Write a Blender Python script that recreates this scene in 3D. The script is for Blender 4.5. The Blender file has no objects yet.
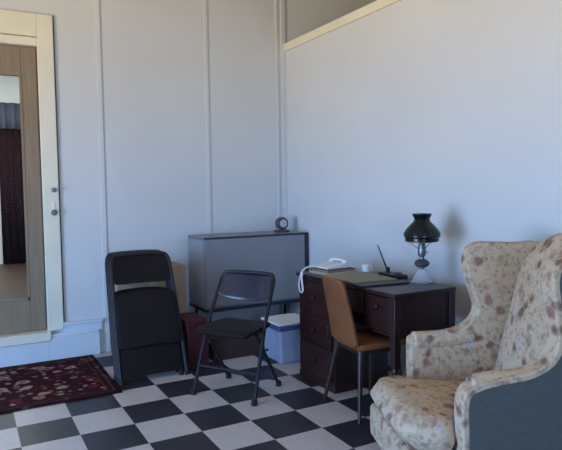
import bpy, bmesh, math, random
from mathutils import Vector, Matrix
R = math.radians
random.seed(4)
S = bpy.context.scene
COL = S.collection

# ------------------------------------------------------------------ camera, world, lights, exposure
def look_axes(yaw, pitch, roll):
    f = Vector((math.cos(pitch)*math.sin(yaw), math.cos(pitch)*math.cos(yaw), -math.sin(pitch)))
    r = Vector((math.cos(yaw), -math.sin(yaw), 0)); u = r.cross(f)
    return (math.cos(roll)*r + math.sin(roll)*u, -math.sin(roll)*r + math.cos(roll)*u, f)
cam = bpy.data.objects.new('camera', bpy.data.cameras.new('camera')); COL.objects.link(cam)
cr, cu, cf = look_axes(0.501099, 0.060371, -0.013995)
M = Matrix((cr, cu, -cf)).transposed().to_4x4(); M.translation = (-0.2191, -3.9476, 1.3592)
cam.matrix_world = M
cam.data.sensor_width = 36; cam.data.lens = 36*578.78/562; cam.data.clip_start = .05
S.camera = cam

w = bpy.data.worlds.new('world'); S.world = w; w.use_nodes = True
wt = w.node_tree; wb = wt.nodes['Background']
# blue sky above the horizon, warm sunlit ground below it
wg = wt.nodes.new('ShaderNodeTexCoord'); wx = wt.nodes.new('ShaderNodeSeparateXYZ'); wm = wt.nodes.new('ShaderNodeMapRange'); wr = wt.nodes.new('ShaderNodeValToRGB')
wm.inputs['From Min'].default_value = -.5; wm.inputs['From Max'].default_value = .5
wt.links.new(wg.outputs['Generated'], wx.inputs[0]); wt.links.new(wx.outputs['Z'], wm.inputs['Value'])
wt.links.new(wm.outputs[0], wr.inputs[0]); wt.links.new(wr.outputs[0], wb.inputs[0])
we = wr.color_ramp.elements
we[0].position = 0; we[0].color = (1.0, .78, .48, 1); we[1].position = 1; we[1].color = (.26, .59, 1.25, 1)
for p_, c_ in ((.25, (1.20, .92, .52, 1)), (.35, (.80, .80, .76, 1)), (.45, (.40, .73, 1.30, 1))):
    e_ = we.new(p_); e_.color = c_
wb.inputs[1].default_value = 14.0

def area(name, loc, target, sx, sy, power, col):
    l = bpy.data.lights.new(name, 'AREA'); l.shape = 'RECTANGLE'; l.size = sx; l.size_y = sy
    l.energy = power; l.color = col
    o = bpy.data.objects.new(name, l); COL.objects.link(o); o.location = loc
    o.rotation_euler = (Vector(target)-Vector(loc)).to_track_quat('-Z', 'Y').to_euler()
    return o
def portal(name, loc, target, sx, sy):
    o = area(name, loc, target, sx, sy, 1, (1, 1, 1)); o.data.cycles.is_portal = True
# daylight comes in through the wide opening in the left wall and an unseen fill window added behind the camera
portal('daylight_left', (-3.0, -1.95, 1.10), (2.6, -1.95, 1.10), 2.0, 2.1)
portal('fill_daylight_behind', (-.65, -6.6, 1.6), (-.65, 1.0, 1.6), 1.1, 1.6)
area('hall_fill', (0.2, 4.6, 3.0), (0.3, 5.4, 0), 1.2, 1.2, 110, (.90, .95, 1.0))  # unseen light added to brighten the hall behind the glass

S.view_settings.view_transform = 'Standard'; S.view_settings.look = 'None'
S.view_settings.exposure = 0.1; S.view_settings.gamma = 1; S.view_settings.use_curve_mapping = False

# ------------------------------------------------------------------ materials
MATS = {}
def base_mat(name, rough=.6, spec=.4, metal=0):
    m = bpy.data.materials.new(name); m.use_nodes = True
    b = m.node_tree.nodes['Principled BSDF']
    b.inputs['Roughness'].default_value = rough; b.inputs['Metallic'].default_value = metal
    b.inputs['Specular IOR Level'].default_value = spec
    MATS[name] = m
    return m, m.node_tree, b
def N(t, typ, **kw):
    n = t.nodes.new(typ)
    for k, v in kw.items(): setattr(n, k, v)
    return n
def ramp(t, fac, stops, interp='LINEAR'):
    n = N(t, 'ShaderNodeValToRGB'); n.color_ramp.interpolation = interp
    e = n.color_ramp.elements
    while len(e) < len(stops): e.new(.5)
    for el, (p, c) in zip(e, stops): el.position = p; el.color = (*c, 1)
    t.links.new(fac, n.inputs[0]); return n.outputs[0]
def mix(t, fac, a, b, mode='MIX'):
    n = N(t, 'ShaderNodeMix', data_type='RGBA', blend_type=mode)
    for sock, v in ((n.inputs[0], fac), (n.inputs[6], a), (n.inputs[7], b)):
        if hasattr(v, 'is_output'): t.links.new(v, sock)
        else: sock.default_value = v if isinstance(v, (int, float)) else (*v, 1)
    return n.outputs[2]
def coords(t, scale=(1,1,1), loc=(0,0,0)):
    c = N(t, 'ShaderNodeTexCoord'); mp = N(t, 'ShaderNodeMapping')
    mp.inputs['Scale'].default_value = scale; mp.inputs['Location'].default_value = loc
    t.links.new(c.outputs['Object'], mp.inputs[0]); return mp.outputs[0]
def noise(t, vec, scale, detail=3, rough=.5):
    n = N(t, 'ShaderNodeTexNoise'); n.inputs['Scale'].default_value = scale
    n.inputs['Detail'].default_value = detail; n.inputs['Roughness'].default_value = rough
    t.links.new(vec, n.inputs['Vector']); return n.outputs['Fac']
def plain(name, c, rough=.6, var=.12, scale=9, spec=.4, metal=0, bump=0):
    m, t, b = base_mat(name, rough, spec, metal)
    f = noise(t, coords(t), scale)
    t.links.new(ramp(t, f, [(.3, tuple(x*(1-var) for x in c)), (.7, tuple(min(1, x*(1+var)) for x in c))]), b.inputs['Base Color'])
    if bump:
        bn = N(t, 'ShaderNodeBump'); bn.inputs['Strength'].default_value = bump; bn.inputs['Distance'].default_value = .004
        t.links.new(noise(t, coords(t), scale*18), bn.inputs['Height']); t.links.new(bn.outputs[0], b.inputs['Normal'])
    return m
def wood(name, c1, c2, axis=1, rough=.35, spec=.45):
    m, t, b = base_mat(name, rough, spec)
    sc = [26, 26, 26]; sc[axis] = 2.2
    f = noise(t, coords(t, tuple(sc)), 1.3, 5, .6)
    t.links.new(ramp(t, f, [(.3, c1), (.7, c2)]), b.inputs['Base Color'])
    return m
def floral(name, ground, blooms, leaf, scale=11, dens=.36):
    m, t, b = base_mat(name, .9, .15)
    v = coords(t)
    wob = N(t, 'ShaderNodeTexNoise'); wob.inputs['Scale'].default_value = 9; t.links.new(v, wob.inputs['Vector'])
    add = N(t, 'ShaderNodeVectorMath', operation='MULTIPLY_ADD'); add.inputs[1].default_value = (.07,)*3
    t.links.new(wob.outputs['Color'], add.inputs[0]); t.links.new(v, add.inputs[2])
    def vor(s):
        n = N(t, 'ShaderNodeTexVoronoi'); n.inputs['Scale'].default_value = s; t.links.new(add.outputs[0], n.inputs['Vector']); return n
    a = vor(scale); sep = N(t, 'ShaderNodeSeparateColor'); t.links.new(a.outputs['Color'], sep.inputs[0])
    k = len(blooms)
    bloom = ramp(t, sep.outputs[0], [(i/k, c) for i, c in enumerate(blooms)], 'CONSTANT')
    petal = ramp(t, noise(t, v, scale*5, 2), [(.40, (.45,)*3), (.62, (1,)*3)])
    bloom = mix(t, .55, bloom, petal, 'MULTIPLY')
    fac = ramp(t, a.outputs['Distance'], [(dens-.14, (1,)*3), (dens+.12, (0,)*3)])
    lf = vor(scale*1.9); fl = ramp(t, lf.outputs['Distance'], [(.24, (1,)*3), (.34, (0,)*3)])
    vine = ramp(t, noise(t, v, scale*.9, 2), [(.46, (0,)*3), (.50, (.55,)*3), (.54, (0,)*3)])
    g = mix(t, noise(t, v, 60, 2), tuple(x*.86 for x in ground), ground)
    col = mix(t, fl, g, leaf); col = mix(t, vine, col, tuple(x*.8 for x in leaf)); col = mix(t, fac, col, bloom)
    t.links.new(col, b.inputs['Base Color'])
    bn = N(t, 'ShaderNodeBump'); bn.inputs['Strength'].default_value = .25; bn.inputs['Distance'].default_value = .003
    t.links.new(noise(t, v, 260, 2), bn.inputs['Height']); t.links.new(bn.outputs[0], b.inputs['Normal'])
    return m

plain('wall_paint', (.66, .665, .66), .75, .03, 1.3, .2)
plain('white_trim', (.66, .70, .73), .5, .04, 3)
plain('cream_paint', (.80, .755, .59), .5, .05, 3)
plain('ceiling_paint', (.55, .53, .50), .9, .04, 2)
plain('black_plastic', (.007, .004, .006), .5, .2, 6, .25)
plain('black_seat', (.007, .0045, .006), .55, .2, 6, .25)
plain('blue_black', (.022, .022, .038), .25, .15, 5, .6)
plain('black_steel', (.014, .013, .017), .45, .2, 12, .35)
plain('rubber', (.012, .012, .012), .8, .1)
plain('grey_metal', (.235, .235, .25), .42, .05, 4, .45)
plain('grey_metal_lit', (.36, .37, .40), .42, .05, 4, .45)  # the cabinet's grey, lightened to paint in daylight on its left side
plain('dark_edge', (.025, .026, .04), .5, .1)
plain('cardboard', (.36, .25, .15), .85, .08, 6)
plain('red_paint', (.055, .006, .009), .6, .15, 6)
plain('bin_plastic', (.33, .35, .46), .4, .06, 7)
plain('bin_lid', (.07, .085, .20), .4, .06, 7)
plain('white_plastic', (.78, .76, .74), .4, .04)
plain('dark_grey', (.06, .06, .07), .4)
plain('brass', (.42, .30, .13), .3, .1, 9, .5, 1)
plain('pewter', (.20, .20, .22), .35, .15, 9, .5, .8)
plain('clock_face', (.55, .53, .50), .4, .03)
plain('paper_green', (.27, .26, .17), .8, .05, 9)
plain('paper_tan', (.42, .33, .24), .8, .06, 9)
plain('paper_blue', (.40, .42, .55), .7, .05)
plain('book_brown', (.07, .03, .025), .6, .15)
plain('black_leather', (.012, .011, .012), .45, .2, 30)
plain('lamp_shade_glass', (.004, .008, .009), .22, .2, 6, .4)
plain('hall_wall_paint', (.68, .69, .66), .8, .03, 2)
plain('maroon_cloth', (.016, .006, .009), .95, .25, 20, .1)
plain('slate_cloth', (.07, .08, .11), .9, .15, 20, .1)
plain('panel_cloth', (.10, .105, .10), .92, .07, 50, .1, 0, .3)
plain('tan_vinyl', (.20, .070, .024), .5, .14, 7, .35)
wood('desk_wood', (.017, .0058, .005), (.044, .012, .010), 1, .38)
wood('desk_wood_upright', (.016, .006, .0055), (.038, .0125, .0105), 2, .4)
wood('tan_wood', (.23, .165, .10), (.30, .22, .14), 2, .5)
wood('chair_wood', (.022, .010, .007), (.05, .022, .014), 2, .4)
wood('crate_wood', (.035, .018, .012), (.065, .033, .022), 0, .7)
wood('hall_boards', (.034, .021, .015), (.058, .036, .026), 1, .5)
floral('tapestry', (.64, .475, .325), [(.38,.20,.16), (.52,.40,.28), (.46,.29,.21), (.60,.52,.44), (.26,.15,.10)], (.38, .31, .20), 15, .38)

def make_floor_mat():
    m, t, b = base_mat('checker_tiles', .42, .4)
    v = coords(t, (1/.3048,)*3, (0, 0, .5))
    ck = N(t, 'ShaderNodeTexChecker'); ck.inputs['Scale'].default_value = 1
    t.links.new(v, ck.inputs['Vector'])
    n = noise(t, coords(t), 7, 5, .7); n2 = noise(t, coords(t, (1, 1, 1), (3, 1, 0)), 45, 3)
    light = mix(t, n, (.52, .47, .44), (.64, .58, .545)); light = mix(t, ramp(t, n2, [(.5, (0,)*3), (.75, (.35,)*3)]), light, (.38, .36, .36))
    dark = mix(t, n, (.024, .024, .032), (.040, .040, .050))
    t.links.new(mix(t, ck.outputs['Fac'], dark, light), b.inputs['Base Color'])
make_floor_mat()
def make_rug_mat():
    m, t, b = base_mat('rug_pile', .95, .05)
    v = coords(t)
    wob = N(t, 'ShaderNodeTexNoise'); wob.inputs['Scale'].default_value = 8; t.links.new(v, wob.inputs['Vector'])
    add = N(t, 'ShaderNodeVectorMath', operation='MULTIPLY_ADD'); add.inputs[1].default_value = (.09,)*3
    t.links.new(wob.outputs['Color'], add.inputs[0]); t.links.new(v, add.inputs[2])
    def vor(s):
        n = N(t, 'ShaderNodeTexVoronoi'); n.inputs['Scale'].default_value = s; t.links.new(add.outputs[0], n.inputs['Vector']); return n
    a, c = vor(8), vor(17)
    sa = N(t, 'ShaderNodeSeparateColor'); t.links.new(a.outputs['Color'], sa.inputs[0])
    sc = N(t, 'ShaderNodeSeparateColor'); t.links.new(c.outputs['Color'], sc.inputs[0])
    base = mix(t, noise(t, v, 5), (.030, .008, .011), (.060, .014, .018))
    small = ramp(t, sc.outputs[0], [(0, (.22,.10,.09)), (.35, (.02,.02,.035)), (.6, (.13,.03,.035)), (.82, (.30,.22,.17))], 'CONSTANT')
    col = mix(t, ramp(t, c.outputs['Distance'], [(.30, (1,)*3), (.40, (0,)*3)]), base, small)
    big = ramp(t, sa.outputs[0], [(0, (.36,.25,.20)), (.45, (.12,.02,.03)), (.7, (.30,.15,.13))], 'CONSTANT')
    ringed = mix(t, ramp(t, a.outputs['Distance'], [(.12, (1,)*3), (.17, (0,)*3)]), big, (.10,.03,.03))
    col = mix(t, ramp(t, a.outputs['Distance'], [(.30, (1,)*3), (.36, (0,)*3)]), col, ringed)
    # woven border: distance to the rug's edge, in the rug's own coordinates
    sx = N(t, 'ShaderNodeSeparateXYZ'); t.links.new(v, sx.inputs[0])
    def mth(op, x, y=None):
        n = N(t, 'ShaderNodeMath', operation=op)
        for i, q in enumerate((x, y)):
            if q is None: continue
            if hasattr(q, 'is_output'): t.links.new(q, n.inputs[i])
            else: n.inputs[i].default_value = q
        return n.outputs[0]
    d = mth('MINIMUM', mth('SUBTRACT', .8, mth('ABSOLUTE', sx.outputs[0])), mth('SUBTRACT', .515, mth('ABSOLUTE', sx.outputs[1])))
    bord = ramp(t, d, [(0, (.016,.007,.009)), (.035, (.10,.06,.05)), (.045, (.025,.009,.011)), (.075, (.10,.06,.05)), (.083, (.03,.01,.012)), (.09, (0,0,0))], 'CONSTANT')
    inb = ramp(t, d, [(0, (1,)*3), (.09, (0,)*3)], 'CONSTANT')
    t.links.new(mix(t, inb, col, mix(t, .25, bord, col)), b.inputs['Base Color'])
make_rug_mat()
def make_glass(name, tint=(1,1,1), gloss=.08, milk=0):
    m = bpy.data.materials.new(name); m.use_nodes = True; t = m.node_tree; MATS[name] = m
    t.nodes.remove(t.nodes['Principled BSDF']); out = t.nodes['Material Output']
    tr = N(t, 'ShaderNodeBsdfTransparent'); tr.inputs[0].default_value = (*tint, 1)
    gl = N(t, 'ShaderNodeBsdfGlossy'); gl.inputs['Roughness'].default_value = .03
    fr = N(t, 'ShaderNodeLayerWeight'); fr.inputs[0].default_value = gloss*3
    mx = N(t, 'ShaderNodeMixShader'); t.links.new(fr.outputs['Fresnel'], mx.inputs[0])
    t.links.new(tr.outputs[0], mx.inputs[1]); t.links.new(gl.outputs[0], mx.inputs[2]); t.links.new(mx.outputs[0], out.inputs[0])
    if milk:
        df = N(t, 'ShaderNodeBsdfDiffuse'); df.inputs[0].default_value = (.78, .82, .86, 1); m2 = N(t, 'ShaderNodeMixShader'); m2.inputs[0].default_value = milk
        t.links.new(mx.outputs[0], m2.inputs[1]); t.links.new(df.outputs[0], m2.inputs[2]); t.links.new(m2.outputs[0], out.inputs[0])
make_glass('pane_glass', (.96, .97, .96), .06)
make_glass('lamp_glass', (.97, .98, 1.0), .03, .28)

# ------------------------------------------------------------------ mesh helpers
def bx(bm, x0, x1, y0, y1, z0, z1, mat=None):
    vs = [bm.verts.new((x, y, z)) for x in (x0, x1) for y in (y0, y1) for z in (z0, z1)]
    if mat is not None:
        for v in vs: v.co = mat @ v.co
    for f in ((0,1,3,2), (4,6,7,5), (0,4,5,1), (2,3,7,6), (0,2,6,4), (1,5,7,3)): bm.faces.new([vs[i] for i in f])
    return vs
def smooth_path(pts, n=6):
    P = [Vector(p) for p in pts]; out = []
    for i in range(len(P)-1):
        p0, p1, p2, p3 = P[max(i-1, 0)], P[i], P[i+1], P[min(i+2, len(P)-1)]
        for k in range(n):
            s = k/n
            out.append(.5*((2*p1) + (p2-p0)*s + (2*p0-5*p1+4*p2-p3)*s*s + (3*p1-p0-3*p2+p3)*s**3))
    return out + [P[-1]]
def tube(bm, pts, r, seg=10, r2=None):
    P = [Vector(p) for p in pts]; rings = []; up = None
    for i, p in enumerate(P):
        tg = (P[min(i+1, len(P)-1)] - P[max(i-1, 0)]).normalized()
        if up is None: up = tg.orthogonal().normalized()
        else: up = (up - tg*up.dot(tg)).normalized()
        s = tg.cross(up); rr = r if r2 is None else r + (r2-r)*i/(len(P)-1)
        rings.append([bm.verts.new(p + (up*math.cos(a) + s*math.sin(a))*rr) for a in (2*math.pi*k/seg for k in range(seg))])
    for a, b in zip(rings, rings[1:]):
        for k in range(seg): bm.faces.new((a[k], a[(k+1) % seg], b[(k+1) % seg], b[k]))
    bm.faces.new(rings[0][::-1]); bm.faces.new(rings[-1])
def lathe(bm, prof, seg=32, c=(0,0,0)):
    rings = []
    for r, z in prof:
        if r < 1e-5: rings.append([bm.verts.new((c[0], c[1], c[2]+z))])
        else: rings.append([bm.verts.new((c[0]+r*math.cos(2*math.pi*k/seg), c[1]+r*math.sin(2*math.pi*k/seg), c[2]+z)) for k in range(seg)])
    for a, b in zip(rings, rings[1:]):
        for k in range(seg):
            q = [a[k % len(a)], a[(k+1) % len(a)], b[(k+1) % len(b)], b[k % len(b)]]
            u = []
            for x in q:
                if x not in u: u.append(x)
            if len(u) > 2: bm.faces.new(u)
def prism(bm, outline, a, b, axes='xz'):
    """outline in the plane named by axes, extruded from a to b along the third axis"""
    def put(p, d):
        if axes == 'xz': return (p[0], d, p[1])
        if axes == 'yz': return (d, p[0], p[1])
        return (p[0], p[1], d)
    A = [bm.verts.new(put(p, a)) for p in outline]; B = [bm.verts.new(put(p, b)) for p in outline]
    n = len(A); bm.faces.new(A); bm.faces.new(B[::-1])
    for i in range(n): bm.faces.new((A[i], B[i], B[(i+1) % n], A[(i+1) % n]))
def obj(name, bm, mat, parent=None, bevel=0, seg=2, sub=0, angle=35, solid=0):
    bmesh.ops.recalc_face_normals(bm, faces=bm.faces)
    me = bpy.data.meshes.new(name); bm.to_mesh(me); bm.free()
    for p in me.polygons: p.use_smooth = True
    if not sub: me.set_sharp_from_angle(angle=R(angle))
    if mat: me.materials.append(MATS[mat])
    o = bpy.data.objects.new(name, me); COL.objects.link(o)
    if solid: md = o.modifiers.new('solid', 'SOLIDIFY'); md.thickness = solid; md.offset = 0
    if bevel:
        md = o.modifiers.new('bevel', 'BEVEL'); md.width = bevel; md.segments = seg; md.limit_method = 'ANGLE'; md.angle_limit = R(40)
    if sub: md = o.modifiers.new('sub', 'SUBSURF'); md.levels = sub; md.render_levels = sub
    if parent: o.parent = parent
    return o
def B(): return bmesh.new()
def box(name, mat, parent, *dims, bevel=.003, seg=2):
    bm = B(); bx(bm, *dims); return obj(name, bm, mat, parent, bevel, seg)
def tag(o, label, cat, group=None):
    o['label'] = label; o['category'] = cat
    if group: o['group'] = group
    return o
def thing(name, label, cat, loc=(0,0,0), rz=0, group=None):
    o = bpy.data.objects.new(name, None); COL.objects.link(o); o.empty_display_size = .1
    o.location = loc; o.rotation_euler = (0, 0, rz)
    return tag(o, label, cat, group)
def struct(name, bm, mat, bevel=0, parent=None):
    o = obj(name, bm, mat, parent, bevel); 
    if not parent: o['kind'] = 'structure'
    return o
def dup(root, loc, label):
    r = root.copy(); COL.objects.link(r); r.location = loc; r['label'] = label
    for ch in list(root.children):
        c = ch.copy(); COL.objects.link(c); c.parent = r
        for g in ch.children:
            d = g.copy(); COL.objects.link(d); d.parent = c
    return r

# ------------------------------------------------------------------ the room
YB, XW, XL, YF, ZC = 1.06, 2.59, -3.0, -6.6, 3.5      # back wall, right wall, left wall, front wall, ceiling
bm = B(); bx(bm, XL, XW+3, YF, YB, -.1, 0); struct('floor', bm, 'checker_tiles')
DX0, DX1, DZ0, DZ1 = -.55, .34, .245, 2.52            # the doorway in the back wall
bm = B()
bx(bm, XL, DX0, YB, YB+.14, 0, ZC); bx(bm, DX0, DX1, YB, YB+.14, 0, .165); bx(bm, DX0, DX1, YB, YB+.14, DZ1, ZC)
bx(bm, DX1, XW+3, YB, YB+.14, 0, ZC); struct('wall_back', bm, 'wall_paint')
bm = B(); bx(bm, XW, XW+.12, YF, YB, 0, 2.70); struct('wall_right', bm, 'wall_paint')
bm = B(); bx(bm, XW-.022, XW+.14, YF, YB, 2.70, 2.775); struct('trim_1', bm, 'cream_paint', .006)
bm = B(); bx(bm, XW+2.9, XW+3, YF, YB, 0, ZC); struct('wall_beyond', bm, 'wall_paint')
bm = B()
bx(bm, XL-.12, XL, YF, -2.95, 0, ZC); bx(bm, XL-.12, XL, -.95, YB, 0, ZC); bx(bm, XL-.12, XL, -2.95, -.95, 2.15, ZC); bx(bm, XL-.12, XL, -2.95, -.95, 0, .05)
struct('wall_left', bm, 'wall_paint')
bm = B()
bx(bm, XL, -1.2, YF-.12, YF, 0, ZC); bx(bm, -.1, XW+3, YF-.12, YF, 0, ZC)
bx(bm, -1.2, -.1, YF-.12, YF, 0, .8); bx(bm, -1.2, -.1, YF-.12, YF, 2.4, ZC); struct('wall_front', bm, 'wall_paint')  # out-of-view window opening added to let fill light reach the room
bm = B(); bx(bm, XL, XW+3, YF, YB, ZC, ZC+.1); struct('ceiling', bm, 'ceiling_paint')
# battens over the panel joints of the back wall, and the corner strips
for k, (xa, xb, d, z0) in enumerate(((.795, .835, .012, 0), (1.752, 1.786, .012, .0), (2.49, 2.515, .012, 0), (2.545, 2.589, .02, 0))):
    bm = B(); bx(bm, xa, xb, YB-d, YB, z0, ZC); struct('trim_%d' % (k+2), bm, 'wall_paint', .003)
# stepped skirting, with the raised sill under the door
bm = B()
bx(bm, -1.6, .345, YB-.055, YB, 0, .165); bx(bm, .345, .742, YB-.055, YB, 0, .195); bx(bm, .345, .742, YB-.04, YB, .195, .215)
bx(bm, .46, .77, YB-.025, YB, .2, .275); bx(bm, .46, .78, YB-.045, YB, .275, .297)
struct('baseboard_back', bm, 'white_trim', .004)
# the doorway: cream frame, tan glazed door inside it
d1 = bpy.data.objects.new('door_1', None); COL.objects.link(d1); d1['kind'] = 'structure'
bm = B()
bx(bm, DX1, .462, YB-.03, YB, .24, 2.77); bx(bm, DX0-.12, DX0, YB-.03, YB, .24, 2.77); bx(bm, DX0, DX1, YB-.03, YB, 2.59, 2.77)
bx(bm, DX0, DX1, YB-.022, YB, DZ1, 2.585)
obj('door_frame', bm, 'cream_paint', d1, .005)
bm = B(); bx(bm, DX0-.12, .36, YB-.065, YB+.14, .166, .243); obj('door_sill', bm, 'cream_paint', d1, .006)
bm = B(); bx(bm, DX1-.001, DX1, YB, YB+.03, .25, DZ1); bx(bm, .463, .474, YB-.006, YB, .3, 2.77); obj('door_gap', bm, 'dark_grey', d1)
bm = B()
bx(bm, .222, DX1-.003, YB+.03, YB+.07, DZ0+.002, DZ1-.004); bx(bm, DX0+.003, DX0+.12, YB+.03, YB+.07, DZ0+.002, DZ1-.004)
bx(bm, DX0+.12, .222, YB+.03, YB+.07, DZ0+.002, .505); bx(bm, DX0+.12, .222, YB+.03, YB+.07, 2.285, DZ1-.004)
lf = obj('door_leaf', bm, 'tan_wood', d1, .004)
bm = B()
bx(bm, .205, .222, YB+.025, YB+.03, .505, 2.285); bx(bm, DX0+.12, .222, YB+.025, YB+.03, .505, .522); obj('glazing_bead', bm, 'tan_wood', lf)
bm = B(); bx(bm, DX0+.12, .222, YB+.048, YB+.052, .505, 2.285); obj('glass_pane', bm, 'pane_glass', lf)
bm = B(); lathe(bm, [(0,0), (.016,.002), (.02,.012), (.016,.022), (.008,.03), (.007,.04), (.0,.04)], 20)
bm.transform(Matrix.Translation((.422, YB-.07, 1.385)) @ Matrix.Rotation(R(-90), 4, 'X')); obj('door_bolt', bm, 'pewter', d1)
bm = B(); bx(bm, .402, .432, YB-.036, YB-.03, 1.175, 1.285)
hp = obj('lock_plate', bm, 'white_plastic', d1, .004)
bm = B(); lathe(bm, [(0,0), (.018,.002), (.024,.014), (.019,.026), (.009,.032), (.008,.045), (0,.045)], 20)
bm.transform(Matrix.Translation((.417, YB-.081, 1.205)) @ Matrix.Rotation(R(-90), 4, 'X')); obj('door_handle', bm, 'pewter', hp)

# the hall beyond the glazed door
bm = B(); bx(bm, -3, 3, YB+.141, 7.0, .05, .165); struct('floor_hall', bm, 'hall_boards')
bm = B(); bx(bm, -3, 3, 6.95, 7.05, .165, 3.4); struct('wall_hall_far', bm, 'hall_wall_paint')
bm = B(); bx(bm, -1.3, -1.2, YB+.141, 6.95, .165, 3.4); struct('wall_hall_left', bm, 'hall_wall_paint')
bm = B(); bx(bm, 1.9, 2.0, YB+.141, 6.95, .165, 3.4); struct('wall_hall_right', bm, 'hall_wall_paint')
bm = B(); bx(bm, -3, 3, YB+.141, 7.05, 3.4, 3.5); struct('ceiling_hall', bm, 'hall_wall_paint')
t = thing('curtain', 'dark maroon curtain hanging full length beyond the glazed door', 'curtain', (.78, 6.80, .166))
def folds(bm, x0, x1, z0, z1, amp, n):
    top = []; bot = []
    K = n*8
    for i in range(K+1):
        x = x0+(x1-x0)*i/K; y = amp*math.sin(i/8*2*math.pi)
        bot.append(bm.verts.new((x, y, z0))); top.append(bm.verts.new((x, y, z1)))
    for i in range(K): bm.faces.new((bot[i], bot[i+1], top[i+1], top[i]))
bm = B(); folds(bm, -.45, .5, .01, 2.30, .03, 9); obj('drape', bm, 'maroon_cloth', t, solid=.008)
bm = B(); folds(bm, -.62, .55, 2.27, 2.70, .035, 8); bm.transform(Matrix.Translation((0, -.085, 0))); obj('valance', bm, 'slate_cloth', t, solid=.008)
bm = B(); tube(bm, [(-.62, 0, 2.68), (.55, 0, 2.68)], .014); obj('curtain_rod', bm, 'black_steel', t)

# ------------------------------------------------------------------ rug
bm = B(); bx(bm, -.8, .8, -.515, .515, 0, .012)
o = obj('rug', bm, 'rug_pile', None, .004); o.location = (-.124, .475, 0)
tag(o, 'dark maroon patterned rug with cream flowers on the floor below the glazed door', 'rug')

# ------------------------------------------------------------------ stack of folded chairs
def fold_outline(w0, w1, z0, z1, r=.05, bow=0):
    """rounded panel, width w0 at z0 and w1 at z1, edges bowed"""
    pts = []
    for (cx, cz, a0) in ((w0/2-r, z0+r, -90), (w1/2-r, z1-r, 0), (-(w1/2-r), z1-r, 90), (-(w0/2-r), z0+r, 180)):
        for k in range(6):
            a = R(a0+k*18); pts.append([cx+r*math.cos(a), cz+r*math.sin(a)])
    return pts
def panel(name, mat, parent, w0, w1, z0, z1, y, th, r=.03, sag=0, curve=0):
    """upright panel; sag drops the middle of the lower and upper edge, curve bows it in depth"""
    bm = B(); n = 14; grid = []
    for j in range(9):
        v = j/8; row = []
        for i in range(n+1):
            u = i/n*2-1
            w = (w0+(w1-w0)*v)/2
            z = z0+(z1-z0)*v
            e = abs(u)**6
            zz = z - sag*(1-u*u)*(1 if v < .5 else .6) + (e*r*.8 if v == 0 else (-e*r*.8 if v == 1 else 0))
            row.append(bm.verts.new((u*w, y + curve*(1-u*u), zz)))
        grid.append(row)
    for a, b in zip(grid, grid[1:]):
        for i in range(n): bm.faces.new((a[i], a[i+1], b[i+1], b[i]))
    return obj(name, bm, mat, parent, solid=th, bevel=.003)
def folded_chair(label, loc):
    t = thing('folded_chair', label, 'folding chair', loc, 0, 'folded chairs leaning in a stack')
    t.rotation_euler = (R(-20.5), 0, 0)
    bm = B()   # outer frame: front legs running up into the rounded top
    tube(bm, smooth_path([(-.243,0,.012), (-.240,0,.3), (-.228,0,.72), (-.222,0,.87), (-.205,0,.925), (-.165,0,.942), (0,0,.948),
                          (.165,0,.942), (.205,0,.925), (.222,0,.87), (.228,0,.72), (.240,0,.3), (.243,0,.012)]), .0145)
    obj('front_frame', bm, 'black_steel', t)
    panel('backrest', 'black_plastic', t, .445, .43, .715, .937, .0, .018, .02, -.012, .012)
    panel('seat', 'black_seat', t, .475, .455, .23, .645, -.012, .024, .03, -.022, 0)
    for s in (-1, 1):
        bm = B(); tube(bm, [(s*.205,.028,.012), (s*.205,.026,.62)], .0115); obj('rear_leg', bm, 'black_steel', t)
        for x, y in ((.243, 0), (.205, .028)):
            bm = B(); lathe(bm, [(0,0), (.019,0), (.019,.03), (.0165,.036), (0,.036)], 14, (s*x, y, 0)); obj('foot_cap', bm, 'rubber', t)
    bm = B(); tube(bm, [(-.205,.027,.16), (.205,.027,.16)], .010); obj('stretcher', bm, 'black_steel', t)
    panel('lower_panel', 'black_plastic', t, .455, .45, .045, .26, .010, .012, .01, 0, 0)
    return t
c0 = folded_chair('front black folding chair of the folded stack, seat facing the room', (.945, .10, .001))
dup(c0, (.945, .175, .001), 'middle black folding chair of the folded stack, between the front and rear ones')
dup(c0, (.945, .25, .001), 'rear black folding chair of the folded stack, next to the cardboard box')

# cardboard box behind the stack, red box at its side
t = thing('cardboard_box', 'tall tan cardboard box against the back wall behind the folded chair stack', 'box', (1.115, .86, 0))
box('carton', 'cardboard', t, -.285, .285, -.17, .17, 0, .735)
bm = B(); bx(bm, -.03, .03, -.176, -.171, .0, .73); obj('packing_tape', bm, 'paper_tan', t)
t = thing('red_box', 'dark red box on the floor to the right of the folded chairs', 'box', (1.315, .36, 0))
box('carton', 'red_paint', t, -.085, .085, -.16, .16, 0, .33)
box('box_lid', 'red_paint', t, -.09, .09, -.165, .165, .331, .372)

# ------------------------------------------------------------------ grey cabinet on legs, clock on top
CX0, CX1, CY0, CY1, CZ0, CZ1 = 1.55, 2.572, .63, 1.035, .345, .965
t = thing('metal_cabinet', 'wide grey metal cabinet raised on legs in the back corner', 'cabinet', ((CX0+CX1)/2, (CY0+CY1)/2, 0))
hw, hd = (CX1-CX0)/2, (CY1-CY0)/2
box('cabinet_body', 'grey_metal', t, -hw, hw-.03, -hd+.02, hd, CZ0, CZ1-.012, bevel=.006)
bm = B(); bx(bm, -hw-.004, hw, -hd, hd, CZ1-.011, CZ1); obj('top_panel', bm, 'grey_metal', t, .003)
bm = B(); bx(bm, -hw-.006, hw, -hd-.005, -hd-.0005, CZ1-.013, CZ1-.001); obj('top_edge', bm, 'dark_edge', t, .002)
bm = B(); bx(bm, hw-.029, hw, -hd, hd, CZ0, CZ1-.012); obj('end_shade_strip', bm, 'dark_edge', t, .003)  # dark strip painted in for the shadow gap between cabinet and right wall
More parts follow.
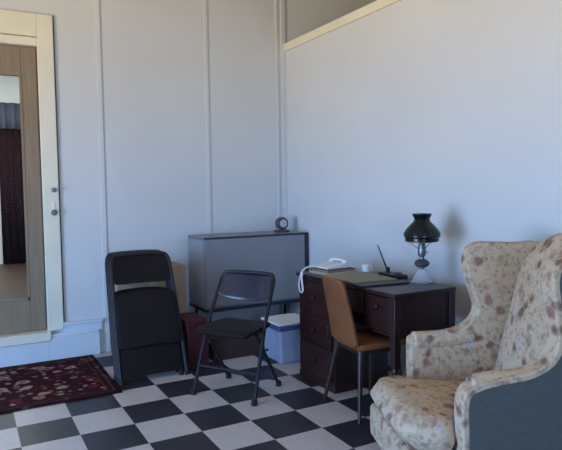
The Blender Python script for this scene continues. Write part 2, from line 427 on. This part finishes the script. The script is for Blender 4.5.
bm = B(); bx(bm, -hw-.004, -hw-.0005, -hd+.03, hd-.01, CZ0+.02, CZ1-.03); obj('lit_side_sheet', bm, 'grey_metal_lit', t, .0015)  # thin sheet in lighter grey, painting in the light on this side
box('front_panel', 'grey_metal', t, -hw+.006, hw-.036, -hd, -hd+.019, CZ0+.02, CZ1-.018, bevel=.004)
bm = B(); bx(bm, -hw, hw-.03, -hd, hd, CZ0-.022, CZ0-.001); obj('bottom_rail', bm, 'dark_edge', t, .003)
for sx in (-1, 1):
    for sy in (-1, 1):
        bm = B(); x, y = sx*(hw-.05)-.0, sy*(hd-.04); tube(bm, [(x, y, 0), (x, y, CZ0-.022)], .013, 12); obj('leg', bm, 'black_steel', t)
bm = B(); bx(bm, -.03, .03, -hd-.007, -hd-.001, CZ1-.075, CZ1-.06); 
obj('latch', bm, 'grey_metal', t, .002)
t = thing('mantel_clock', 'small dark clock with a pale face on top of the grey cabinet', 'clock', (2.39, .80, CZ1)); t.scale = (1.25,)*3
bm = B(); bx(bm, -.05, .05, -.03, .03, 0, .018); obj('clock_base', bm, 'dark_grey', t, .004)
bm = B(); lathe(bm, [(0,-.024), (.040,-.024), (.046,-.018), (.046,.018), (.040,.024), (0,.024)], 32)
bm.transform(Matrix.Translation((0, 0, .066)) @ Matrix.Rotation(R(90), 4, 'X')); obj('clock_case', bm, 'dark_grey', t)
bm = B(); lathe(bm, [(0,0), (.029,0), (.029,.003), (0,.003)], 28)
bm.transform(Matrix.Translation((0, -.0245, .066)) @ Matrix.Rotation(R(90), 4, 'X')); fc = obj('clock_face', bm, 'clock_face', t)
bm = B(); bx(bm, -.001, .001, -.0285, -.0277, .066, .086); bx(bm, 0, .013, -.0285, -.0277, .065, .067); obj('clock_hands', bm, 'dark_grey', fc)

# low brown box and plastic tub under it
t = thing('wooden_crate', 'low brown wooden box on the floor in front of the grey cabinet', 'crate', (1.69, .43, 0))
bm = B()
bx(bm, -.21, .21, -.13, -.112, 0, .17); bx(bm, -.21, .21, .112, .13, 0, .17); bx(bm, -.21, -.192, -.112, .112, 0, .17); bx(bm, .192, .21, -.112, .112, 0, .17); bx(bm, -.192, .192, -.112, .112, .0, .015)
obj('crate_sides', bm, 'crate_wood', t, .002)
bm = B(); bx(bm, -.215, .215, -.135, .135, .171, .186); obj('crate_lid', bm, 'crate_wood', t, .003)
t = thing('storage_tub', 'pale blue plastic tub with a lid beside the far end of the desk', 'tub', (2.03, .08, 0))
bm = B()
a = [(-.135,-.135), (.135,-.135), (.135,.135), (-.135,.135)]; b_ = [(x*1.12, y*1.12) for x, y in a]
va = [bm.verts.new((x, y, 0)) for x, y in a]; vb = [bm.verts.new((x, y, .285)) for x, y in b_]
bm.faces.new(va[::-1]); bm.faces.new(vb)
for i in range(4): bm.faces.new((va[i], va[(i+1)%4], vb[(i+1)%4], vb[i]))
obj('tub_body', bm, 'bin_plastic', t, .02, 3)
box('tub_rim', 'bin_lid', t, -.163, .163, -.163, .163, .266, .305, bevel=.008)
box('tub_lid', 'white_plastic', t, -.160, .160, -.160, .160, .306, .326, bevel=.008)

# ------------------------------------------------------------------ open black folding chair
t = thing('folding_chair', 'open black folding chair standing on the tiles in front of the grey cabinet', 'folding chair', (1.375, -.405, 0), math.atan2(-.56, -.83))
UP = lambda s: [(.195, s*.235, .01), (.03, s*.222, .44), (-.105, s*.212, .68), (-.145, s*.207, .75), (-.156, s*.187, .783)]
bm = B()
pl = smooth_path([(-.156, -.187, .783), (-.159, -.1, .790), (-.159, .1, .790), (-.156, .187, .783)])
tube(bm, smooth_path(UP(-1)) + pl[1:-1] + smooth_path(UP(1))[::-1], .0125); obj('front_frame', bm, 'black_steel', t)
for s in (-1, 1):
    bm = B(); tube(bm, smooth_path([(-.195, s*.205, .01), (-.02, s*.203, .26), (.10, s*.2, .425)]), .0115); obj('rear_leg', bm, 'black_steel', t)
    bm = B(); tube(bm, [(.012, s*.202, .30), (.005, s*.236, .31)], .008); obj('pivot', bm, 'black_steel', t)
    for x, y in ((.195, .235), (-.195, .205)):
        bm = B(); lathe(bm, [(0,0), (.02,0), (.02,.028), (.015,.036), (0,.036)], 14, (x, s*y, 0)); obj('foot_cap', bm, 'rubber', t)
bm = B(); tube(bm, [(-.165, -.205, .055), (-.165, .205, .055)], .009); obj('stretcher', bm, 'black_steel', t)
bm = B(); tube(bm, [(.13, -.229, .18), (.13, .229, .18)], .009); obj('stretcher', bm, 'black_steel', t)
bm = B(); rows = []
for j in range(13):
    v = j/12; x = .215-.36*v; row = []
    for i in range(13):
        u = i/12*2-1; wd = .215-.02*v - .03*max(0, (abs(v-.5)*2)**8)
        row.append(bm.verts.new((x, u*wd, .448-.010*(1-u*u)*math.sin(math.pi*min(1, v*1.1)) - .02*max(0, 1-v*6)**2)))
    rows.append(row)
for a, b_ in zip(rows, rows[1:]):
    for i in range(12): bm.faces.new((a[i], a[i+1], b_[i+1], b_[i]))
obj('seat', bm, 'black_seat', t, solid=.022, bevel=.003)
bm = B(); rows = []
for j in range(9):
    v = j/8; row = []
    for i in range(15):
        u = i/14*2-1; z = .622+.157*v - (.022*(1-u*u) if v < 1 else 0)*(1-v) + (.02*abs(u)**5*(1-v))
        row.append(bm.verts.new((-.080-.074*v - .030*(1-u*u), u*(.207-.013*v), z)))
    rows.append(row)
for a, b_ in zip(rows, rows[1:]):
    for i in range(14): bm.faces.new((a[i], a[i+1], b_[i+1], b_[i]))
obj('backrest', bm, 'blue_black', t, solid=.014, bevel=.003)

# ------------------------------------------------------------------ desk
DXa, DXb, DYa, DYb, DZ = 1.885, 2.355, -1.425, -.35, .765   # front, back, near end, far end, top
t = thing('writing_desk', 'dark red-brown wooden desk with drawers along the pale wall', 'desk', ((DXa+DXb)/2, (DYa+DYb)/2, 0))
X0, X1, Y0, Y1 = -(DXb-DXa)/2, (DXb-DXa)/2, -(DYb-DYa)/2, (DYb-DYa)/2
bm = B(); bx(bm, X0-.012, X1, Y0-.008, Y1+.008, DZ-.026, DZ); obj('desk_top', bm, 'desk_wood', t, .006, 3)
PY = Y1-.45     # the full-height pedestal at the far end
bm = B(); bx(bm, X0+.012, X1-.01, PY, Y1-.004, .05, DZ-.027); obj('pedestal', bm, 'desk_wood_upright', t, .004)
bm = B(); bx(bm, X0+.004, X1-.008, PY-.006, Y1, .0, .055); obj('plinth', bm, 'desk_wood', t, .005)
def knob(parent, y, z, x):
    bm = B(); lathe(bm, [(0,.026), (.013,.022), (.017,.014), (.012,.006), (.007,.002), (.007,0)], 18)
    bm.transform(Matrix.Translation((x, y, z)) @ Matrix.Rotation(R(-90), 4, 'Y')); obj('knob', bm, 'desk_wood', parent)
zs = [.065, .29, .49, .725]
for za, zb in zip(zs, zs[1:]):
    bm = B(); bx(bm, X0-.004, X0+.011, PY+.02, Y1-.024, za+.006, zb-.006)
    bx(bm, X0-.008, X0-.0041, PY+.05, Y1-.054, za+.036, zb-.036)
    dr = obj('drawer', bm, 'desk_wood', t, .003); knob(dr, (PY+Y1)/2, (za+zb)/2, X0-.0081)
bm = B(); bx(bm, X0+.02, X1-.01, Y0+.012, PY-.007, .505, .52); bx(bm, X1-.024, X1-.010, Y0+.012, PY-.007, .521, DZ-.027)
bx(bm, X0+.03, X1-.025, Y0+.012, Y0+.026, .521, DZ-.027); obj('drawer_case', bm, 'desk_wood', t, .003)
DM = Y0+.30
bm = B(); bx(bm, X0+.004, X0+.02, Y0+.045, DM-.01, .528, DZ-.034); dr = obj('drawer', bm, 'desk_wood', t, .003); knob(dr, (Y0+DM)/2+.01, .668, X0+.0039)
bm = B(); bx(bm, X0+.004, X0+.02, DM+.01, PY-.02, .60, DZ-.034); dr = obj('drawer', bm, 'desk_wood', t, .003); knob(dr, (DM+PY)/2, .67, X0+.0039)
for x in (X0+.022, X1-.024):
    bm = B(); bx(bm, x-.022, x+.022, Y0+.0005, Y0+.044, .33, DZ-.027)
    prof = [(.02,.33), (.024,.315), (.017,.30), (.022,.28), (.024,.22), (.019,.1), (.015,.05), (.02,.035), (.018,.0), (0,0)]
    lathe(bm, prof, 18, (x, Y0+.022, 0)); obj('leg', bm, 'desk_wood_upright', t, .003)

# ------------------------------------------------------------------ brown chair at the desk
t = thing('desk_chair', 'brown vinyl chair with a tall back pulled up to the desk kneehole', 'chair', (1.90, -1.085, 0), R(-5))
bm = B(); rows = []
for j in range(13):
    v = j/12; row = []
    z = .43+.405*v; x = -.108-.075*v-.012*v*v
    for i in range(13):
        u = i/12*2-1
        wd = (.152-.028*v)*(1-.10*max(0, v-.82)/.18*1) 
        row.append(bm.verts.new((x-.020*(1-u*u), u*wd, z - (.012*abs(u)**4 if v == 1 else 0))))
    rows.append(row)
for a, b_ in zip(rows, rows[1:]):
    for i in range(12): bm.faces.new((a[i], a[i+1], b_[i+1], b_[i]))
obj('backrest', bm, 'tan_vinyl', t, solid=.026, bevel=.008)
bm = B(); rows = []
for j in range(11):
    v = j/10; row = []
    for i in range(11):
        u = i/10*2-1; wd = .185-.02*v - .02*(abs(v-.5)*2)**8
        row.append(bm.verts.new((  .255-.365*v, u*wd, .432-.012*v + .012*(1-u*u)*(1-(2*v-1)**2))))
    rows.append(row)
for a, b_ in zip(rows, rows[1:]):
    for i in range(10): bm.faces.new((a[i], a[i+1], b_[i+1], b_[i]))
obj('seat', bm, 'tan_vinyl', t, solid=.036, bevel=.008)
bm = B(); bx(bm, -.09, .20, -.145, .145, .372, .399); obj('seat_rail', bm, 'chair_wood', t, .006)
for s in (-1, 1):
    bm = B(); tube(bm, [(-.143, s*.216, 0), (-.085, s*.135, .40)], .0115, 12, .019); obj('leg', bm, 'chair_wood', t)
    bm = B(); tube(bm, [(.19, s*.19, 0), (.165, s*.135, .40)], .0115, 12, .019); obj('leg', bm, 'chair_wood', t)
    bm = B(); tube(bm, [(-.085, s*.12, .385), (-.115, s*.125, .44), (-.135, s*.13, .56)], .012); obj('back_post', bm, 'chair_wood', t)

# ------------------------------------------------------------------ things on the desk
def desk_item(name, label, cat, x, y, rz=0, z=DZ, group=None): return thing(name, label, cat, (x, y, z), rz, group)
def book(name, label, x, y, z, rz, lx, ly, h, cover, pages):
    t = desk_item(name, label, 'book', x, y, rz, z)
    bm = B(); bx(bm, -lx/2, lx/2, -ly/2, ly/2, 0, .003); bx(bm, -lx/2, lx/2, -ly/2, ly/2, h-.003, h); bx(bm, -lx/2, lx/2, ly/2-.003, ly/2, .003, h-.003); obj('cover', bm, cover, t)
    bm = B(); bx(bm, -lx/2+.004, lx/2-.004, -ly/2+.004, ly/2-.0035, .0031, h-.0031); obj('pages', bm, pages, t)
book('book', 'tan covered book lying flat at the far end of the desk, under the dark book', 2.07, -.535, DZ, R(6), .25, .26, .018, 'paper_tan', 'paper_tan')
book('book', 'dark brown book lying on the tan book under the white telephone', 2.08, -.51, DZ+.0181, R(3), .24, .22, .013, 'book_brown', 'paper_tan')
ZT = DZ+.0312
t = desk_item('telephone', 'white telephone lying on the books at the far end of the desk', 'telephone', 2.09, -.49, R(4), ZT); t.scale = (1, .9, .72)
bm = B(); prism(bm, [(-.10, 0), (.10, 0), (.10, .038), (.03, .046), (-.10, .020)], -.085, .085); obj('telephone_base', bm, 'white_plastic', t, .008, 3)
bm = B(); bx(bm, -.06, .005, -.03, .035, .0335, .0405, Matrix.Rotation(R(-11), 4, 'Y') @ Matrix.Translation((0, 0, -.004))); obj('keypad', bm, 'dark_grey', t, .002)
bm = B(); tube(bm, smooth_path([(.055, -.095, .068), (.058, -.05, .074), (.06, 0, .075), (.058, .05, .074), (.055, .095, .068)]), .013, 12)
for s in (-1, 1): lathe(bm, [(0,0), (.022,0), (.025,.012), (.018,.028), (0,.03)], 16, (.055, s*.085, .047))
obj('handset', bm, 'white_plastic', t)
pts = [(-.10, .03, .02), (-.15, .055, .024), (-.195, .07, .005), (-.222, .072, -.03), (-.235, .075, -.08), (-.238, .085, -.14), (-.238, .078, -.20),
       (-.238, .055, -.225), (-.238, .032, -.20), (-.238, .040, -.14), (-.236, .052, -.085), (-.229, .054, -.03)]
bm = B(); tube(bm, smooth_path(pts), .0075, 8); obj('cord', bm, 'white_plastic', t)

o = obj('paper_sheet', (lambda b: (bx(b, -.07, .07, -.10, .10, 0, .003), b)[1])(B()), 'paper_blue', None); o.location = (2.26, -.56, DZ); o.rotation_euler.z = R(10)
tag(o, 'bluish sheet of paper on the desk between the books and the desk pad', 'paper')
t = desk_item('desk_pad', 'black desk pad lying under the greenish paper on the desk', 'desk pad', 2.045, -.92, R(-6))
bm = B(); bx(bm, -.165, .185, -.25, .24, 0, .010); obj('pad_board', bm, 'black_leather', t, .003)
o = obj('writing_paper', (lambda b: (bx(b, -.160, .165, -.16, .235, 0, .005), b)[1])(B()), 'paper_green', None); o.location = (2.05, -.90, DZ+.0102); o.rotation_euler.z = R(-5)
tag(o, 'pale green pad of writing paper on the black desk pad', 'paper')
t = desk_item('pen_stand', 'black pen stand with an upright pen at the back of the desk', 'pen stand', 2.305, -.90, R(-4))
bm = B(); bx(bm, -.045, .045, -.11, .11, 0, .022); obj('stand_base', bm, 'black_leather', t, .006, 3)
bm = B(); lathe(bm, [(.012, .0), (.014, .02), (.016, .035), (.011, .035), (.0, .01)], 16, (0, .055, .022)); obj('pen_socket', bm, 'black_leather', t)
bm = B(); lathe(bm, [(0,.022), (.025,.022), (.027,.03), (.02,.036), (0,.037)], 20, (0, -.06, 0)); obj('inkwell', bm, 'dark_grey', t)
o = thing('pen', 'long dark pen leaning upright in the black pen stand', 'pen', (2.305, -.845, DZ+.036)); o.rotation_euler = (R(-26), R(-6), 0)
bm = B(); tube(bm, [(0,0,0), (0,0,.05), (0,0,.10), (0,0,.19)], .007, 10, .004); obj('barrel', bm, 'black_leather', o)
t = desk_item('cup', 'small white cup at the back of the desk between paper and pen stand', 'cup', 2.245, -.685)
bm = B(); lathe(bm, [(0,0), (.022,0), (.028,.03), (.031,.062), (.028,.062), (.025,.03), (.019,.006), (0,.006)], 24); obj('cup_body', bm, 'white_plastic', t)
bm = B(); tube(bm, smooth_path([(.027, 0, .05), (.048, 0, .046), (.046, 0, .022), (.024, 0, .016)]), .004, 8); obj('cup_handle', bm, 'white_plastic', t)

# oil lamp
t = desk_item('oil_lamp', 'old oil lamp with a black shade and clear glass base on the desk', 'lamp', 2.285, -1.207)
bm = B(); lathe(bm, [(0,0), (.064,0), (.068,.006), (.064,.014), (.056,.022), (.050,.04), (.042,.062), (.030,.08), (.02,.088), (0,.09)], 32); obj('lamp_foot', bm, 'lamp_glass', t)
bm = B(); lathe(bm, [(0,.0905), (.012,.0905), (.017,.094), (.017,.098), (0,.0995)], 24); obj('stem_collar', bm, 'pewter', t)
bm = B(); lathe(bm, [(0,.10), (.03,.101), (.046,.115), (.048,.128), (.038,.142), (.02,.15), (0,.15)], 32); obj('oil_font', bm, 'dark_grey', t)
bm = B(); lathe(bm, [(0,.151), (.016,.151), (.014,.165), (.022,.172), (.026,.19), (.024,.225), (.018,.25), (0,.25)], 24); bu = obj('burner', bm, 'pewter', t)
bm = B(); tube(bm, [(.02,0,.19), (.042,0,.19)], .003, 8); lathe(bm, [(0,-.002), (.009,-.002), (.009,.002), (0,.002)], 14, (.046, 0, .19)); obj('wick_knob', bm, 'brass', bu)
bm = B(); lathe(bm, [(.018,.2505), (.028,.275), (.027,.30), (.02,.335), (.017,.40)], 24); obj('chimney', bm, 'lamp_glass', t, solid=.002)
bm = B(); lathe(bm, [(0.096,0.264), (0.102,0.269), (0.102,0.284), (0.112,0.295), (0.110,0.315), (0.094,0.341), (0.070,0.367), (0.052,0.384), (0.045,0.399), (0.050,0.413), (0.058,0.429), (0.060,0.434)], 40)
obj('lamp_shade', bm, 'lamp_shade_glass', t, solid=.004)
bm = B(); tube(bm, [(math.cos(k*math.pi/16)*.104, math.sin(k*math.pi/16)*.096, .263) for k in range(33)], .003, 8)
for k in range(3): tube(bm, [(.024*math.cos(k*2.094), .024*math.sin(k*2.094), .215), (.096*math.cos(k*2.094), .096*math.sin(k*2.094), .263)], .0025, 6)
obj('shade_ring', bm, 'brass', t)

# ------------------------------------------------------------------ wing armchair
t = thing('wing_armchair', 'floral wing armchair with a grey outer side in the right foreground', 'armchair', (1.858, -2.104, 0), R(158))
def side_outline(dx, far):
    front = [(.285,.17), (.285,.38), (.288,.50), (.270,.565), (.20,.598), (.10,.615), (0,.632), (-.075,.675), (-.105,.74), (-.082-dx*.5,.82), (-.055-dx,.90), (-.045-dx,.98), (-.062-dx,1.045), (-.12-dx,1.078)]
    if far: front[:6] = [(.250,.17), (.250,.38), (.252,.56), (.238,.598), (.18,.608), (.10,.615)]
    top = [(-.22,1.075), (-.33,1.07), (-.43,1.075), (-.475,1.06)]
    back = [(-.455,.8), (-.43,.5), (-.40,.17)]
    p = smooth_path([(x, 0, z) for x, z in front + top], 4)
    return [(v.x, v.z) for v in p] + back
def inset(pts, d):
    n = len(pts); A = sum(pts[i-1][0]*pts[i][1]-pts[i][0]*pts[i-1][1] for i in range(n)); sg = 1 if A > 0 else -1; out = []
    for i in range(n):
        a, p, b_ = Vector(pts[i-1]), Vector(pts[i]), Vector(pts[(i+1) % n])
        t1, t2 = (p-a).normalized(), (b_-p).normalized(); n1, n2 = Vector((-t1.y, t1.x))*sg, Vector((-t2.y, t2.x))*sg
        m_ = (n1+n2).normalized(); q = p + m_*d/max(.5, m_.dot(n1)); out.append((q.x, q.y))
    return out
for s in (-1, 1):
    so = side_outline(0 if s < 0 else .035, s < 0)
    bm = B(); prism(bm, so, s*.30, s*.388)
    sd = obj('arm_and_wing', bm, 'tapestry', t, .022, 4)
    bm = B(); prism(bm, inset(so, .024), s*.3885, s*.394); op_ = obj('outer_panel', bm, 'panel_cloth', sd, .002)
    op_['label'] = 'plain grey outer side panel'
    bm = B()   # padded roll along the arm top
    tube(bm, smooth_path([(.235, s*.334, .582 if s < 0 else .570), (.14, s*.334, .582), (.02, s*.334, .585), (-.085, s*.334, .60)]), .046, 16); obj('arm_roll', bm, 'tapestry', sd, .02, 3)
def cushion(name, x0, x1, ywid, z_at, h, round_=.05, tongue=0):
    bm = B(); n, m_ = 18, 16; top = []; bot = []
    for j in range(m_+1):
        v = j/m_*2-1; rt = []; rb = []
        for i in range(n+1):
            u = i/n*2-1
            x = (x0+x1)/2 + (x1-x0)/2*u; y = ywid*v
            if x > .30: y = v*(ywid + tongue)
            # squircle plan
            k = max(abs(u), abs(v)); rr = (abs(u)**4.5+abs(v)**4.5)**(1/4.5) if k > 0 else 1
            f = k/rr if rr else 1
            px = (x0+x1)/2 + (x-(x0+x1)/2)*f; py = y*f
            e = 1-max(abs(u), abs(v))**10
            rt.append(bm.verts.new((px, py, z_at(px) - h*.5 + h*.5*max(.0, e)**.35 + .018*(1-u*u)*(1-v*v))))
            rb.append(bm.verts.new((px, py, z_at(px) - h*.5 - h*.5*max(.0, e)**.35 - .0006)))
        top.append(rt); bot.append(rb)
    for G, fl in ((top, False), (bot, True)):
        for a, b_ in zip(G, G[1:]):
            for i in range(n):
                q = (a[i], b_[i], b_[i+1], a[i+1]); bm.faces.new(q[::-1] if fl else q)
    bmesh.ops.remove_doubles(bm, verts=bm.verts, dist=.0015)
    return obj(name, bm, 'tapestry', t, angle=80)
cushion('seat_cushion', -.19, .50, .297, lambda x: .368+.10*(x+.19), .15, tongue=.05)
bm = B(); bx(bm, -.40, .415, -.299, .299, .15, .285); 
obj('seat_base', bm, 'tapestry', t, .03, 4)
bm = B(); pr = [(.416,.155), (.416,.285)]
bx(bm, .29, .462, -.345, .345, .10, .275); obj('front_rail', bm, 'tapestry', t, .03, 4)
# inner back, leaning, with a crowned top
bm = B(); rows = []
for j in range(17):
    v = j/16; row = []
    for i in range(17):
        u = i/16*2-1
        zt = 1.06+.085*(1-u*u)
        z = .30+(zt-.30)*v; x = -.15-.20*v + .030*(1-u*u)*math.sin(math.pi*(v*.85+.1)) - .05*max(0, v-.86)/.14*1.0*(v > .86)
        row.append(bm.verts.new((x, u*.301, z)))
    rows.append(row)
bk = []
for j in range(17):
    v = j/16; row = []
    for i in range(17):
        u = i/16*2-1; zt = 1.05+.085*(1-u*u); row.append(bm.verts.new((-.40-.072*v, u*.301, .16+(zt-.16)*v)))
    bk.append(row)
for G, fl in ((rows, False), (bk, True)):
    for a, b_ in zip(G, G[1:]):
        for i in range(16):
            q = (a[i], a[i+1], b_[i+1], b_[i]); bm.faces.new(q[::-1] if fl else q)
for i in range(16):
    bm.faces.new((rows[16][i], rows[16][i+1], bk[16][i+1], bk[16][i])); bm.faces.new((rows[0][i], bk[0][i], bk[0][i+1], rows[0][i+1]))
    bm.faces.new((rows[i][0], rows[i+1][0], bk[i+1][0], bk[i][0])); bm.faces.new((rows[i][16], bk[i][16], bk[i+1][16], rows[i+1][16]))
obj('backrest', bm, 'tapestry', t, .02, 3)
for x in (.36, -.37):
    for s in (-1, 1):
        bm = B(); lathe(bm, [(.028,.155), (.03,.13), (.02,.1), (.024,.06), (.018,.02), (.02,0), (0,0)], 18, (x, s*(.30 if x > 0 else .34), 0)); obj('leg', bm, 'chair_wood', t)
